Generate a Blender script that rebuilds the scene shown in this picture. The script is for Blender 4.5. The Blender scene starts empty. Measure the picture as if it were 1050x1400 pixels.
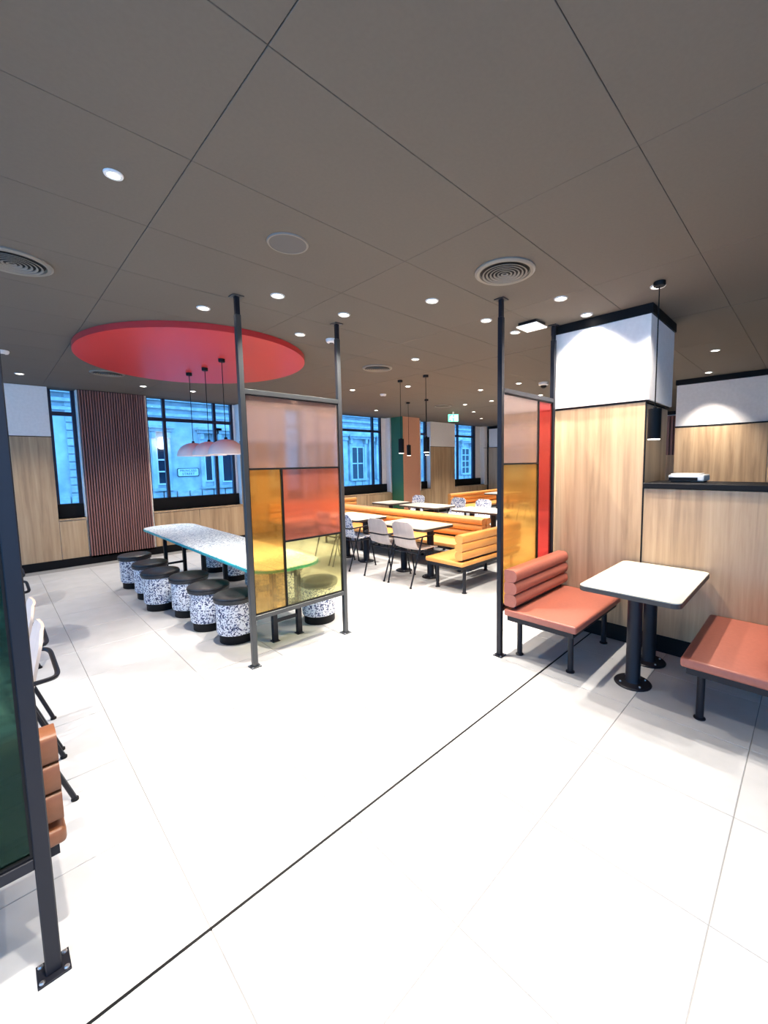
import bpy, bmesh, math, random
from mathutils import Vector, Matrix
random.seed(7)
PI = math.pi
S = bpy.context.scene
COL = S.collection

# ------------------------------------------------------------------ camera
HC = 1.57
yaw, pit, rol = math.radians(45.715), math.radians(5.158), math.radians(-0.828)
fwd = Vector((math.sin(yaw)*math.cos(pit), math.cos(yaw)*math.cos(pit), -math.sin(pit)))
rt = Vector((math.cos(yaw), -math.sin(yaw), 0)); up = rt.cross(fwd)
r2 = math.cos(rol)*rt + math.sin(rol)*up; u2 = -math.sin(rol)*rt + math.cos(rol)*up
cd = bpy.data.cameras.new('camera'); cam = bpy.data.objects.new('camera', cd); COL.objects.link(cam)
M4 = Matrix((r2, u2, -fwd)).transposed().to_4x4(); M4.translation = (0, 0, HC)
cam.matrix_world = M4
cd.sensor_fit = 'VERTICAL'; cd.sensor_height = 36; cd.sensor_width = 27
cd.lens = 565.4/1400*36; cd.shift_x = -39.7/1400; cd.shift_y = -17.0/1400
cd.clip_start = 0.02
S.camera = cam

# ------------------------------------------------------------------ world, exposure
W = bpy.data.worlds.new('dusk'); S.world = W; W.use_nodes = True
bg = W.node_tree.nodes['Background']
bg.inputs[0].default_value = (0.12, 0.45, 1.0, 1); bg.inputs[1].default_value = 4.8
S.view_settings.view_transform = 'Standard'; S.view_settings.look = 'None'
S.view_settings.gamma = 1; S.view_settings.use_curve_mapping = False
S.view_settings.exposure = 0.0
SPOT_W = 310.0           # downlights
SPOT_A = 92
LAMP_COL = (1.0, 0.91, 0.80)

# ------------------------------------------------------------------ materials
MATS = {}
def mat(name, col, rough=0.5, metal=0.0, emit=None, estr=0, coat=0, spec=None):
    if name in MATS: return MATS[name]
    m = bpy.data.materials.new(name); m.use_nodes = True
    b = m.node_tree.nodes['Principled BSDF']
    b.inputs['Base Color'].default_value = (*col, 1); b.inputs['Roughness'].default_value = rough
    b.inputs['Metallic'].default_value = metal
    if coat: b.inputs['Coat Weight'].default_value = coat; b.inputs['Coat Roughness'].default_value = 0.25
    if spec is not None: b.inputs['Specular IOR Level'].default_value = spec
    if emit: b.inputs['Emission Color'].default_value = (*emit, 1); b.inputs['Emission Strength'].default_value = estr
    MATS[name] = m
    return m
def nt(m): return m.node_tree.nodes, m.node_tree.links, m.node_tree.nodes['Principled BSDF']
def ramp(N, stops):
    r = N.new('ShaderNodeValToRGB'); e = r.color_ramp.elements
    while len(e) < len(stops): e.new(0.5)
    for i, (p, c) in enumerate(stops): e[i].position = p; e[i].color = (*c, 1)
    return r
def wood(name, c0, c1, c2, axis=2, rough=0.45):
    m = mat(name, c1, rough); N, L, b = nt(m)
    tc = N.new('ShaderNodeTexCoord'); mp = N.new('ShaderNodeMapping')
    sc = [14, 14, 14]; sc[axis] = 0.7
    mp.inputs['Scale'].default_value = sc
    oi = N.new('ShaderNodeObjectInfo'); mu = N.new('ShaderNodeMath'); mu.operation = 'MULTIPLY'; mu.inputs[1].default_value = 37
    n = N.new('ShaderNodeTexNoise'); n.noise_dimensions = '4D'; n.inputs['Scale'].default_value = 1.0
    n.inputs['Detail'].default_value = 8; n.inputs['Roughness'].default_value = 0.62; n.inputs['Distortion'].default_value = 0.5
    L.new(tc.outputs['Object'], mp.inputs[0]); L.new(mp.outputs[0], n.inputs['Vector'])
    L.new(oi.outputs['Random'], mu.inputs[0]); L.new(mu.outputs[0], n.inputs['W'])
    r = ramp(N, [(0.32, c0), (0.5, c1), (0.68, c2)])
    L.new(n.outputs['Fac'], r.inputs[0]); L.new(r.outputs[0], b.inputs['Base Color'])
    return m
def speckle(name, base, chip, scale, th, rough=0.5, chip2=None):
    m = mat(name, base, rough); N, L, b = nt(m)
    tc = N.new('ShaderNodeTexCoord')
    oi = N.new('ShaderNodeObjectInfo'); ad = N.new('ShaderNodeVectorMath'); ad.operation = 'ADD'
    cmb = N.new('ShaderNodeCombineXYZ'); mu = N.new('ShaderNodeMath'); mu.operation = 'MULTIPLY'; mu.inputs[1].default_value = 11
    L.new(oi.outputs['Random'], mu.inputs[0]); L.new(mu.outputs[0], cmb.inputs[0])
    L.new(tc.outputs['Object'], ad.inputs[0]); L.new(cmb.outputs[0], ad.inputs[1])
    nz = N.new('ShaderNodeTexNoise'); nz.inputs['Scale'].default_value = scale*0.8
    mx = N.new('ShaderNodeMix'); mx.data_type = 'VECTOR'; mx.inputs[0].default_value = 0.02
    v = N.new('ShaderNodeTexVoronoi'); v.inputs['Scale'].default_value = scale
    L.new(ad.outputs[0], nz.inputs['Vector'])
    L.new(ad.outputs[0], mx.inputs[4]); L.new(nz.outputs['Color'], mx.inputs[5]); L.new(mx.outputs[1], v.inputs['Vector'])
    sx = N.new('ShaderNodeSeparateColor'); L.new(v.outputs['Color'], sx.inputs[0])
    stops = [(0.0, chip), (th, base)]
    if chip2: stops = [(0.0, chip), (th*0.6, chip2), (th, base)]
    r = ramp(N, stops); r.color_ramp.interpolation = 'CONSTANT'
    L.new(sx.outputs[0], r.inputs[0]); L.new(r.outputs[0], b.inputs['Base Color'])
    return m
def grainy(name, c0, c1, scale, rough=0.5, bump=0.0, **k):
    m = mat(name, c0, rough, **k); N, L, b = nt(m)
    tc = N.new('ShaderNodeTexCoord'); n = N.new('ShaderNodeTexNoise'); n.inputs['Scale'].default_value = scale; n.inputs['Detail'].default_value = 6
    L.new(tc.outputs['Object'], n.inputs['Vector'])
    r = ramp(N, [(0.35, c0), (0.65, c1)]); L.new(n.outputs['Fac'], r.inputs[0]); L.new(r.outputs[0], b.inputs['Base Color'])
    if bump:
        bp = N.new('ShaderNodeBump'); bp.inputs['Strength'].default_value = bump; bp.inputs['Distance'].default_value = 0.01
        L.new(n.outputs['Fac'], bp.inputs['Height']); L.new(bp.outputs[0], b.inputs['Normal'])
    return m
def backmask(N, L, src, dst):
    g = N.new('ShaderNodeNewGeometry'); inv = N.new('ShaderNodeMath'); inv.operation = 'SUBTRACT'; inv.inputs[0].default_value = 1
    L.new(g.outputs['Backfacing'], inv.inputs[1]); m = N.new('ShaderNodeMath'); m.operation = 'MULTIPLY'
    L.new(src, m.inputs[0]); L.new(inv.outputs[0], m.inputs[1]); L.new(m.outputs[0], dst)
def colour_glass(name, col, clear=0.35, gloss=0.10, rough=0.22, haze=0.2):
    m = bpy.data.materials.new(name); m.use_nodes = True; N = m.node_tree.nodes; L = m.node_tree.links
    N.clear(); o = N.new('ShaderNodeOutputMaterial'); c1 = (*[c**0.5 for c in col], 1)
    t = N.new('ShaderNodeBsdfTransparent'); t.inputs[0].default_value = c1
    rf = N.new('ShaderNodeBsdfRefraction'); rf.inputs['Color'].default_value = c1; rf.inputs['Roughness'].default_value = rough; rf.inputs['IOR'].default_value = 1.12
    g = N.new('ShaderNodeBsdfGlossy'); g.inputs['Roughness'].default_value = 0.14; g.inputs['Color'].default_value = c1
    a = N.new('ShaderNodeMixShader'); a.inputs[0].default_value = 1-clear
    L.new(t.outputs[0], a.inputs[1]); L.new(rf.outputs[0], a.inputs[2])
    df = N.new('ShaderNodeBsdfDiffuse'); df.inputs[0].default_value = (*col, 1); tl = N.new('ShaderNodeBsdfTranslucent'); tl.inputs[0].default_value = (*col, 1)
    d = N.new('ShaderNodeMixShader'); L.new(df.outputs[0], d.inputs[1]); L.new(tl.outputs[0], d.inputs[2])
    hz = N.new('ShaderNodeMixShader'); L.new(a.outputs[0], hz.inputs[1]); L.new(d.outputs[0], hz.inputs[2])
    v = N.new('ShaderNodeValue'); v.outputs[0].default_value = haze; backmask(N, L, v.outputs[0], hz.inputs[0])
    fr = N.new('ShaderNodeFresnel'); fr.inputs[0].default_value = 1.5
    ad = N.new('ShaderNodeMath'); ad.operation = 'ADD'; ad.inputs[1].default_value = gloss
    L.new(fr.outputs[0], ad.inputs[0])
    b = N.new('ShaderNodeMixShader'); backmask(N, L, ad.outputs[0], b.inputs[0]); L.new(hz.outputs[0], b.inputs[1]); L.new(g.outputs[0], b.inputs[2])
    L.new(b.outputs[0], o.inputs[0]); MATS[name] = m
    return m
def clear_glass(name):
    m = bpy.data.materials.new(name); m.use_nodes = True; N = m.node_tree.nodes; L = m.node_tree.links
    N.clear(); o = N.new('ShaderNodeOutputMaterial'); t = N.new('ShaderNodeBsdfTransparent'); t.inputs[0].default_value = (.97, .99, 1, 1)
    g = N.new('ShaderNodeBsdfGlossy'); g.inputs['Roughness'].default_value = 0.01
    fr = N.new('ShaderNodeFresnel'); fr.inputs[0].default_value = 1.45
    b = N.new('ShaderNodeMixShader'); backmask(N, L, fr.outputs[0], b.inputs[0]); L.new(t.outputs[0], b.inputs[1]); L.new(g.outputs[0], b.inputs[2])
    L.new(b.outputs[0], o.inputs[0]); MATS[name] = m
    return m

OAK = wood('oak_panel', (0.31, 0.198, 0.11), (0.47, 0.318, 0.182), (0.57, 0.405, 0.245))
PLASTER = grainy('white_plaster', (0.88, 0.85, 0.83), (0.83, 0.80, 0.78), 30, 0.7)
BLACK = mat('black_paint', (0.005, 0.005, 0.006), 0.55, spec=0.2)
DARK = mat('charcoal_metal', (0.009, 0.010, 0.016), 0.42, 0.1, spec=0.3)
STEEL = mat('grey_steel', (0.075, 0.08, 0.085), 0.35, 0.6)
BOLT = mat('zinc_bolt', (0.5, 0.5, 0.52), 0.3, 0.9)
CEIL = grainy('taupe_ceiling_tile', (0.118, 0.100, 0.080), (0.112, 0.095, 0.077), 60, 0.85)
CEILGAP = mat('ceiling_gap', (0.085, 0.075, 0.062), 0.9)
FLOORT = grainy('pale_grey_porcelain', (0.50, 0.50, 0.505), (0.45, 0.455, 0.46), 6, 0.42)
GROUT = mat('grey_grout', (0.25, 0.25, 0.25), 0.9)
ROSEW = wood('rose_slat', (0.18, 0.08, 0.07), (0.25, 0.115, 0.10), (0.30, 0.14, 0.122))
SLATGAP = mat('slat_backing', (0.03, 0.015, 0.015), 0.8)
RED = mat('red_disc_paint', (0.54, 0.034, 0.034), 0.40, coat=0.07, spec=0.4)
SALMON_L = grainy('salmon_leather', (0.38, 0.118, 0.08), (0.35, 0.108, 0.073), 40, 0.45, 0.05)
OCHRE_L = grainy('ochre_leather', (0.66, 0.29, 0.075), (0.62, 0.27, 0.068), 40, 0.45, 0.05)
TAN_L = grainy('tan_leather', (0.21, 0.075, 0.03), (0.19, 0.068, 0.027), 40, 0.45, 0.05)
CUSH = grainy('black_leather', (0.02, 0.02, 0.022), (0.03, 0.03, 0.033), 50, 0.42, 0.05)
TERR = speckle('navy_terrazzo', (0.86, 0.87, 0.90), (0.02, 0.03, 0.10), 105, 0.38, 0.5, (0.12, 0.15, 0.27))
TERT = speckle('table_terrazzo', (0.70, 0.75, 0.77), (0.12, 0.20, 0.30), 95, 0.42, 0.5, (0.40, 0.50, 0.58))
TEAL = mat('teal_edge', (0.02, 0.40, 0.42), 0.25)
LAM = wood('pale_laminate', (0.56, 0.52, 0.42), (0.61, 0.57, 0.47), (0.65, 0.61, 0.51), axis=0, rough=0.4)
EDGE = mat('dark_table_edge', (0.05, 0.04, 0.035), 0.5)
SHELL = wood('pale_ply_shell', (0.50, 0.42, 0.37), (0.56, 0.47, 0.42), (0.60, 0.52, 0.46))
SHELLP = speckle('patterned_shell', (0.74, 0.74, 0.76), (0.05, 0.08, 0.22), 60, 0.35, 0.45, (0.3, 0.35, 0.5))
GREEN = mat('green_column_paint', (0.03, 0.12, 0.05), 0.6)
PEACH = grainy('peach_column_paint', (0.60, 0.28, 0.17), (0.58, 0.27, 0.165), 20, 0.6)
WFRAME = mat('navy_window_frame', (0.012, 0.016, 0.045), 0.4)
WHITE = mat('white_plastic', (0.75, 0.74, 0.72), 0.4)
GREYP = mat('grey_speaker_mesh', (0.10, 0.095, 0.09), 0.7)
RIM = mat('warm_grey_rim', (0.20, 0.18, 0.15), 0.5)
GLOW = mat('lamp_lens', (0.9, 0.9, 0.9), 0.4, emit=(1.0, 0.92, 0.80), estr=14)
GLOWP = mat('pendant_lens', (0.9, 0.9, 0.9), 0.4, emit=(1.0, 0.93, 0.82), estr=5)
GLOWS = mat('led_dot', (0.9, 0.9, 0.9), 0.4, emit=(0.7, 1.0, 0.95), estr=4)
DOME = mat('blush_dome', (0.86, 0.76, 0.72), 0.35)
GPINK = colour_glass('pink_glass', (0.90, 0.62, 0.52), 0.15, 0.12, haze=.16)
GCORAL = colour_glass('coral_glass', (0.90, 0.30, 0.20), 0.2, 0.12, haze=.25)
GGOLD = colour_glass('gold_glass', (0.95, 0.53, 0.12), 0.45, 0.10, haze=.15)
GYEL = colour_glass('yellow_glass', (0.95, 0.90, 0.42), 0.75, 0.03, haze=.06)
GRED = colour_glass('red_glass', (0.78, 0.08, 0.07), 0.2, 0.12, haze=.3)
GGREEN = colour_glass('green_glass', (0.03, 0.10, 0.075), 0.4, 0.03, haze=.05)
GCLEAR = clear_glass('window_glass')
STONE = grainy('pale_stone', (0.66, 0.66, 0.66), (0.40, 0.42, 0.45), 2, 0.9)
STONE2 = grainy('stone_block', (0.58, 0.58, 0.58), (0.40, 0.41, 0.43), 5, 0.9)
DGLASS = mat('dark_window', (0.02, 0.03, 0.05), 0.1)
ASPH = grainy('asphalt', (0.06, 0.06, 0.065), (0.09, 0.09, 0.09), 20, 0.9)
WINWHITE = mat('white_sash_paint', (0.75, 0.76, 0.78), 0.5)

# ------------------------------------------------------------------ helpers
def box(bm, x0, x1, y0, y1, z0, z1):
    v = [bm.verts.new(p) for p in ((x0,y0,z0),(x1,y0,z0),(x1,y1,z0),(x0,y1,z0),(x0,y0,z1),(x1,y0,z1),(x1,y1,z1),(x0,y1,z1))]
    for f in ((0,3,2,1),(4,5,6,7),(0,1,5,4),(1,2,6,5),(2,3,7,6),(3,0,4,7)): bm.faces.new([v[i] for i in f])
    return v
def prism(bm, pts, z0, z1):
    a = [bm.verts.new((x, y, z0)) for x, y in pts]; b = [bm.verts.new((x, y, z1)) for x, y in pts]
    n = len(pts); bm.faces.new(a[::-1]); bm.faces.new(b)
    for i in range(n): bm.faces.new((a[i], a[(i+1) % n], b[(i+1) % n], b[i]))
def lathe(bm, prof, seg=32, c=(0, 0)):
    rings = []
    for r, z in prof:
        if r < 1e-5: rings.append([bm.verts.new((c[0], c[1], z))])
        else: rings.append([bm.verts.new((c[0]+r*math.cos(2*PI*i/seg), c[1]+r*math.sin(2*PI*i/seg), z)) for i in range(seg)])
    for a, b in zip(rings, rings[1:]):
        for i in range(seg):
            j = (i+1) % seg
            q = [a[i % len(a)], a[j % len(a)], b[j % len(b)], b[i % len(b)]]
            q = list(dict.fromkeys(q))
            if len(q) > 2: bm.faces.new(q)
def tube(bm, pts, r, seg=8, closed=False):
    P = [Vector(p) for p in pts]; n = len(P); rings = []
    nrm = None
    for i in range(n):
        if closed: t = (P[(i+1) % n]-P[i-1]).normalized()
        else: t = (P[min(i+1, n-1)]-P[max(i-1, 0)]).normalized()
        if nrm is None:
            nrm = t.cross(Vector((0, 0, 1)) if abs(t.z) < 0.9 else Vector((1, 0, 0))).normalized()
        else: nrm = (nrm - t*nrm.dot(t)).normalized()
        bn = t.cross(nrm)
        rings.append([bm.verts.new(P[i]+r*(math.cos(2*PI*k/seg)*nrm+math.sin(2*PI*k/seg)*bn)) for k in range(seg)])
    m = n if closed else n-1
    for i in range(m):
        a, b = rings[i], rings[(i+1) % n]
        for k in range(seg): bm.faces.new((a[k], a[(k+1) % seg], b[(k+1) % seg], b[k]))
    if not closed: bm.faces.new(rings[0][::-1]); bm.faces.new(rings[-1])
def soft(pts, r=0.05, k=5):
    P = [Vector(p) for p in pts]; out = [P[0]]
    for a, b, c in zip(P, P[1:], P[2:]):
        d1 = min(r, (b-a).length*0.45); d2 = min(r, (c-b).length*0.45)
        p, q = b+(a-b).normalized()*d1, b+(c-b).normalized()*d2
        for i in range(k+1):
            t = i/k; out.append((1-t)**2*p+2*t*(1-t)*b+t*t*q)
    out.append(P[-1]); return out
def rrect(x0, x1, y0, y1, r, k=6):
    out = []
    for cx, cy, a in ((x1-r, y1-r, 0), (x0+r, y1-r, 90), (x0+r, y0+r, 180), (x1-r, y0+r, 270)):
        for i in range(k+1):
            t = math.radians(a+90*i/k); out.append((cx+r*math.cos(t), cy+r*math.sin(t)))
    return out
def bevel(bm, w, seg=2):
    bmesh.ops.bevel(bm, geom=bm.edges[:]+bm.verts[:], offset=w, segments=seg, affect='EDGES', profile=0.5, clamp_overlap=True)
def obj(name, bm, m, parent=None, loc=None, smooth=False, bev=0, bseg=2):
    if bev: bevel(bm, bev, bseg)
    bmesh.ops.recalc_face_normals(bm, faces=bm.faces[:])
    me = bpy.data.meshes.new(name); bm.to_mesh(me); bm.free()
    if m: me.materials.append(m)
    if smooth:
        me.polygons.foreach_set('use_smooth', [True]*len(me.polygons))
        try: me.set_sharp_from_angle(angle=math.radians(40))
        except Exception: pass
    o = bpy.data.objects.new(name, me); COL.objects.link(o)
    if parent: o.parent = parent
    if loc is not None: o.location = loc
    return o
def bx(name, m, b, parent=None, bev=0, **k):
    bm = bmesh.new(); box(bm, *b); return obj(name, bm, m, parent, bev=bev, **k)
def tag(o, label, cat, group=None, kind=None):
    if label: o['label'] = label
    if cat: o['category'] = cat
    if group: o['group'] = group
    if kind: o['kind'] = kind
    return o
def thing(name, label, cat, loc=(0, 0, 0), rz=0, group=None):
    o = bpy.data.objects.new(name, None); COL.objects.link(o); o.empty_display_size = 0.1
    o.location = loc; o.rotation_euler = (0, 0, rz); return tag(o, label, cat, group)
def struct(o, label=None, cat='wall'): return tag(o, label, cat, kind='structure')
def copy_tree(o, parent=None):
    c = o.copy(); COL.objects.link(c); c.parent = parent
    for ch in list(o.children): copy_tree(ch, c)
    return c
def place(proto, loc, rz, label, group=None):
    c = copy_tree(proto); c.location = loc; c.rotation_euler = (0, 0, rz); c['label'] = label
    if group: c['group'] = group
    return c
def drop(o):
    for ch in list(o.children): drop(ch)
    bpy.data.objects.remove(o, do_unlink=True)

H = 2.78
XL, XE, YF, YB = -3.2, 12.4, -2.6, 8.4

# ------------------------------------------------------------------ floor
fl = struct(bx('floor', GROUT, (XL, XE, YF, YB+0.3, -0.1, -0.003)), 'pale grey porcelain tiled floor of the dining room', 'floor')
def tilemesh(name, w, d, t, m, bev):
    bm = bmesh.new(); box(bm, -w/2, w/2, -d/2, d/2, -t, 0)
    top = [e for e in bm.edges if all(v.co.z > -t/2 for v in e.verts)]
    bmesh.ops.bevel(bm, geom=top, offset=bev, segments=1, affect='EDGES')
    me = bpy.data.meshes.new(name); bm.to_mesh(me); bm.free(); me.materials.append(m); return me
TX, TY = 0.585, 0.61
ft = tilemesh('tile', TX-0.004, TY-0.004, 0.02, FLOORT, 0.0015)
rest = bmesh.new(); cnt = 0
for i in range(-7, 20):
    for k in range(-5, 14):
        cx, cy = 1.0+TX*(i+0.5), 0.18+TY*(k+0.5)
        if cx-TX/2 < XL or cx+TX/2 > XE or cy-TY/2 < YF or cy+TY/2 > YB: continue
        if -0.9 < cx < 8.6 and cy > -0.2 and cnt < 296:
            o = bpy.data.objects.new('tile', ft); COL.objects.link(o); o.parent = fl; o.location = (cx, cy, 0); cnt += 1
        else: box(rest, cx-TX/2+.002, cx+TX/2-.002, cy-TY/2+.002, cy+TY/2-.002, -0.02, 0)
obj('outlying_tile', rest, FLOORT, fl)['kind'] = 'stuff'
bx('expansion_strip', BLACK, (-0.9, 3.72, 1.389, 1.398, -0.01, 0.0025), fl)

# ------------------------------------------------------------------ ceiling
ce = struct(bx('ceiling', CEILGAP, (XL, XE, YF, YB+0.3, H+0.006, H+0.15)), 'taupe suspended ceiling of large rectangular tiles', 'ceiling')
CX_, CY_ = 1.197, 0.6455
cm = bmesh.new(); box(cm, -CX_/2+.0012, CX_/2-.0012, -CY_/2+.0012, CY_/2-.0012, 0, 0.02)
bmesh.ops.bevel(cm, geom=[e for e in cm.edges if all(v.co.z < 0.01 for v in e.verts)], offset=0.0015, segments=1, affect='EDGES')
cme = bpy.data.meshes.new('ceiling_tile'); cm.to_mesh(cme); cm.free(); cme.materials.append(CEIL)
for i in range(-3, 10):
    for k in range(-5, 12):
        cx, cy = 0.66+CX_*(i+0.5), 0.56+CY_*(k+0.5)
        o = bpy.data.objects.new('ceiling_tile', cme); COL.objects.link(o); o.parent = ce
        o.location = (cx, cy, H+0.0006*((i*7+k*3) % 3))

# ------------------------------------------------------------------ back wall with windows
ZS, ZW = 0.765, 2.035
wins = [(0.72, 1.06), (2.01, 3.60), (4.62, 5.10), (5.95, 7.72), (8.95, 9.38), (10.55, 12.2)]
bm = bmesh.new(); TH = 0.30
box(bm, XL, XE, YB+.001, YB+TH, 0, ZS)
xs = [XL]+[v for w in wins for v in w]+[XE]
for a, b in zip(xs[::2], xs[1::2]): box(bm, a, b, YB+.001, YB+TH, ZS, H)
wb = struct(obj('wall_back', bm, PLASTER), 'long back wall with oak cladding, white plaster band and tall windows')
def panels(parent, runs, y0, y1, z0, z1, m, name):
    for a, b in runs: bx(name, m, (a+.0025, b-.0025, y0, y1, z0, z1), parent, bev=0.002, bseg=1)
YP = YB-0.022
# oak low band under windows, oak to ZW and white above on solid runs
solid = [(XL, -1.55), (-1.55, -0.65), (-0.65, 0.255), (0.255, 0.72), (3.60, 4.62), (5.10, 5.95), (9.38, 9.9), (9.9, 10.55)]
panels(wb, solid, YP, YB, 0.13, ZW-0.006, OAK, 'oak_panel')
panels(wb, [(XL, 0.72), (3.60, 4.62), (5.10, 5.95), (9.38, 10.55)], YP-0.008, YB, ZW+0.006, H, PLASTER, 'plaster_panel')
for a, b in ((XL, 0.72), (3.60, 4.62), (5.10, 5.95), (9.38, 10.55), (12.2, XE)):
    bx('shadow_trim', BLACK, (a, b, YP-0.004, YB, ZW-0.006, ZW+0.006), wb)
panels(wb, [(0.72, 1.06), (2.01, 2.76), (2.76, 3.60), (4.62, 5.10), (5.95, 6.85), (6.85, 7.72), (7.72, 8.95), (8.95, 9.38), (10.55, 11.4), (11.4, 12.2), (12.2, XE)], YP, YB, 0.13, ZS-0.03, OAK, 'oak_panel')
panels(wb, [(7.72, 8.95), (12.2, XE)], YP, YB, ZS-0.025, H, PLASTER, 'plaster_panel')
bb = struct(bx('baseboard_back', BLACK, (XL, XE, YB-0.03, YB-0.0005, 0, 0.128)), 'black baseboard along the window wall', 'baseboard')
# slatted panel
sl = bx('slat_backing', SLATGAP, (1.075, 1.985, YB-0.03, YB, 0.10, H), wb)
n = 26; w = 0.91/n
for i in range(n):
    x = 1.075+w*i
    bx('slat', ROSEW, (x+.007, x+w-.007, YB-0.058, YB-0.03, 0.13, H-0.002), sl, bev=0.003, bseg=1)
WLAB = ['narrow window at far left between white wall and slatted panel', 'wide three-light window behind the dome pendants', 'narrow window seen blurred through the pink glass',
        'wide window behind the yellow bench, beside the green column', 'very narrow window right of the peach column', 'window farthest away, under the exit sign']
for k, (a, b) in enumerate(wins):
    o = thing('window_%d' % (k+1), WLAB[k], 'window'); o['kind'] = 'structure'
    y0, y1 = YB+0.16, YB+0.23
    zt, zb, tr = H, 0.985, 2.41
    bx('bottom_rail', BLACK, (a, b, y0-0.03, y1, ZS, zb), o)
    bx('sill', OAK, (a-0.0, b, YB-0.03, y0-0.03, ZS-0.025, ZS), o)
    fw = 0.05
    if b-a < 0.6: vs = [a, b-fw]; 
    elif k == 5: vs = [a, a+0.38, a+1.22, b-0.33]
    else: vs = [a, a+0.285, a+(b-a)*0.735, b-(0.09 if k == 1 else 0.2)]
    for i, v in enumerate(vs): bx('mullion' if 0 < i < len(vs)-1 else 'jamb', WFRAME, (v, v+fw, y0, y1, zb, zt), o)
    if b-vs[-1] > 0.08: bx('reveal_panel', PLASTER, (vs[-1]+fw, b, y0, y1, zb, zt), o)
    for v, w_ in zip(vs, vs[1:]):
        bx('transom', WFRAME, (v+fw, w_, y0, y1, tr-0.03, tr+0.03), o)
        bx('pane', GCLEAR, (v+fw, w_, y0+0.03, y0+0.036, zb, tr-0.03), o)
        bx('pane', GCLEAR, (v+fw, w_, y0+0.03, y0+0.036, tr+0.03, zt), o)

# ------------------------------------------------------------------ column, pillar, partition, end walls
bm = bmesh.new(); box(bm, 7.75, 8.40, 7.90, 8.34, 0, H)
co = struct(obj('wall_column', bm, PEACH), 'square column with peach front and green side before the window wall', 'column')
bx('green_face', GREEN, (7.738, 7.75, 7.90, 8.34, 0.0, H), co)
PX = 3.73
pl = struct(bx('wall_pillar', BLACK, (PX+.012, 4.40, 1.03, 1.78, 0, H)), 'tall pillar clad in oak below and white box above', 'pillar')
bx('oak_panel', OAK, (PX, PX+.02, 1.012, 1.79, 0.135, ZW-.006), pl, bev=.002, bseg=1)
bx('oak_panel', OAK, (PX+.002, 4.41, 1.01, 1.03, 0.135, ZW-.02), pl, bev=.002, bseg=1)
bx('oak_panel', OAK, (4.395, 4.415, 1.012, 1.79, 0.0, ZW-.02), pl, bev=.002, bseg=1)
bx('corner_trim', BLACK, (PX-.004, PX+.008, 1.002, 1.012, .135, ZW-.006), pl)
bx('white_box', PLASTER, (PX-.02, 4.435, 0.985, 1.80, ZW+.006, 2.705), pl, bev=.003, bseg=1)
bx('top_trim', BLACK, (PX-.03, 4.45, 0.975, 1.81, 2.705, H), pl)
bx('shadow_trim', BLACK, (PX-.004, 4.42, 1.0, 1.795, ZW-.008, ZW+.008), pl)
ha = struct(bx('wall_partition', BLACK, (PX+.012, 4.20, YF, 1.008, 0, 1.335)), 'low oak clad partition wall with black cap', 'partition')
for a, b in ((-1.8, -0.9), (-0.9, 0.02), (0.02, 1.008)): bx('oak_panel', OAK, (PX, PX+.02, a+.006, b-.006, 0.135, 1.33), ha, bev=.002, bseg=1)
bx('cap', BLACK, (PX-.02, 4.22, YF, 1.008, 1.335, 1.376), ha, bev=.003, bseg=1)
struct(bx('baseboard_right', BLACK, (PX-.012, PX-.0005, YF, 1.79, 0, 0.134)), 'black baseboard under the oak partition', 'baseboard')
wr = struct(bx('wall_far_right', PLASTER, (7.62, 7.9, YF, 1.63, 0, H)), 'far oak and white wall seen over the partition')
for a, b in ((-1.7, -0.62), (-0.62, 0.50), (0.50, 1.63)): bx('oak_panel', OAK, (7.595, 7.62, a+.004, b-.004, 0.13, 2.05), wr, bev=.002, bseg=1)
bx('shadow_trim', BLACK, (7.59, 7.62, YF, 1.632, 2.05, 2.07), wr)
bx('top_trim', BLACK, (7.585, 7.91, YF, 1.64, 2.70, H-.001), wr)
we = struct(bx('wall_end', PLASTER, (XE, XE+.2, YF, YB+.3, 0, H)), 'end wall of the room with oak cladding and white band')
for i in range(8): bx('oak_panel', OAK, (XE-.025, XE, 0.4+i*0.99+.004, 0.4+(i+1)*0.99-.004, 0.13, ZW), we, bev=.002, bseg=1)
bx('shadow_trim', BLACK, (XE-.03, XE, 0.4, 8.32, ZW, ZW+.02), we)
bx('top_trim', BLACK, (XE-.04, XE, 0.4, 8.36, H-.09, H-.001), we)
bx('corner_trim', BLACK, (XE-.04, XE, 8.32, 8.36, 0, H-.09), we)
sb = bx('slat_backing', SLATGAP, (XE-.045, XE-.031, 2.35, 3.1, 1.66, 2.66), we)
for i in range(9): bx('slat', ROSEW, (XE-.07, XE-.045, 2.36+i*.082, 2.36+i*.082+.055, 1.66, 2.66), sb)
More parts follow.
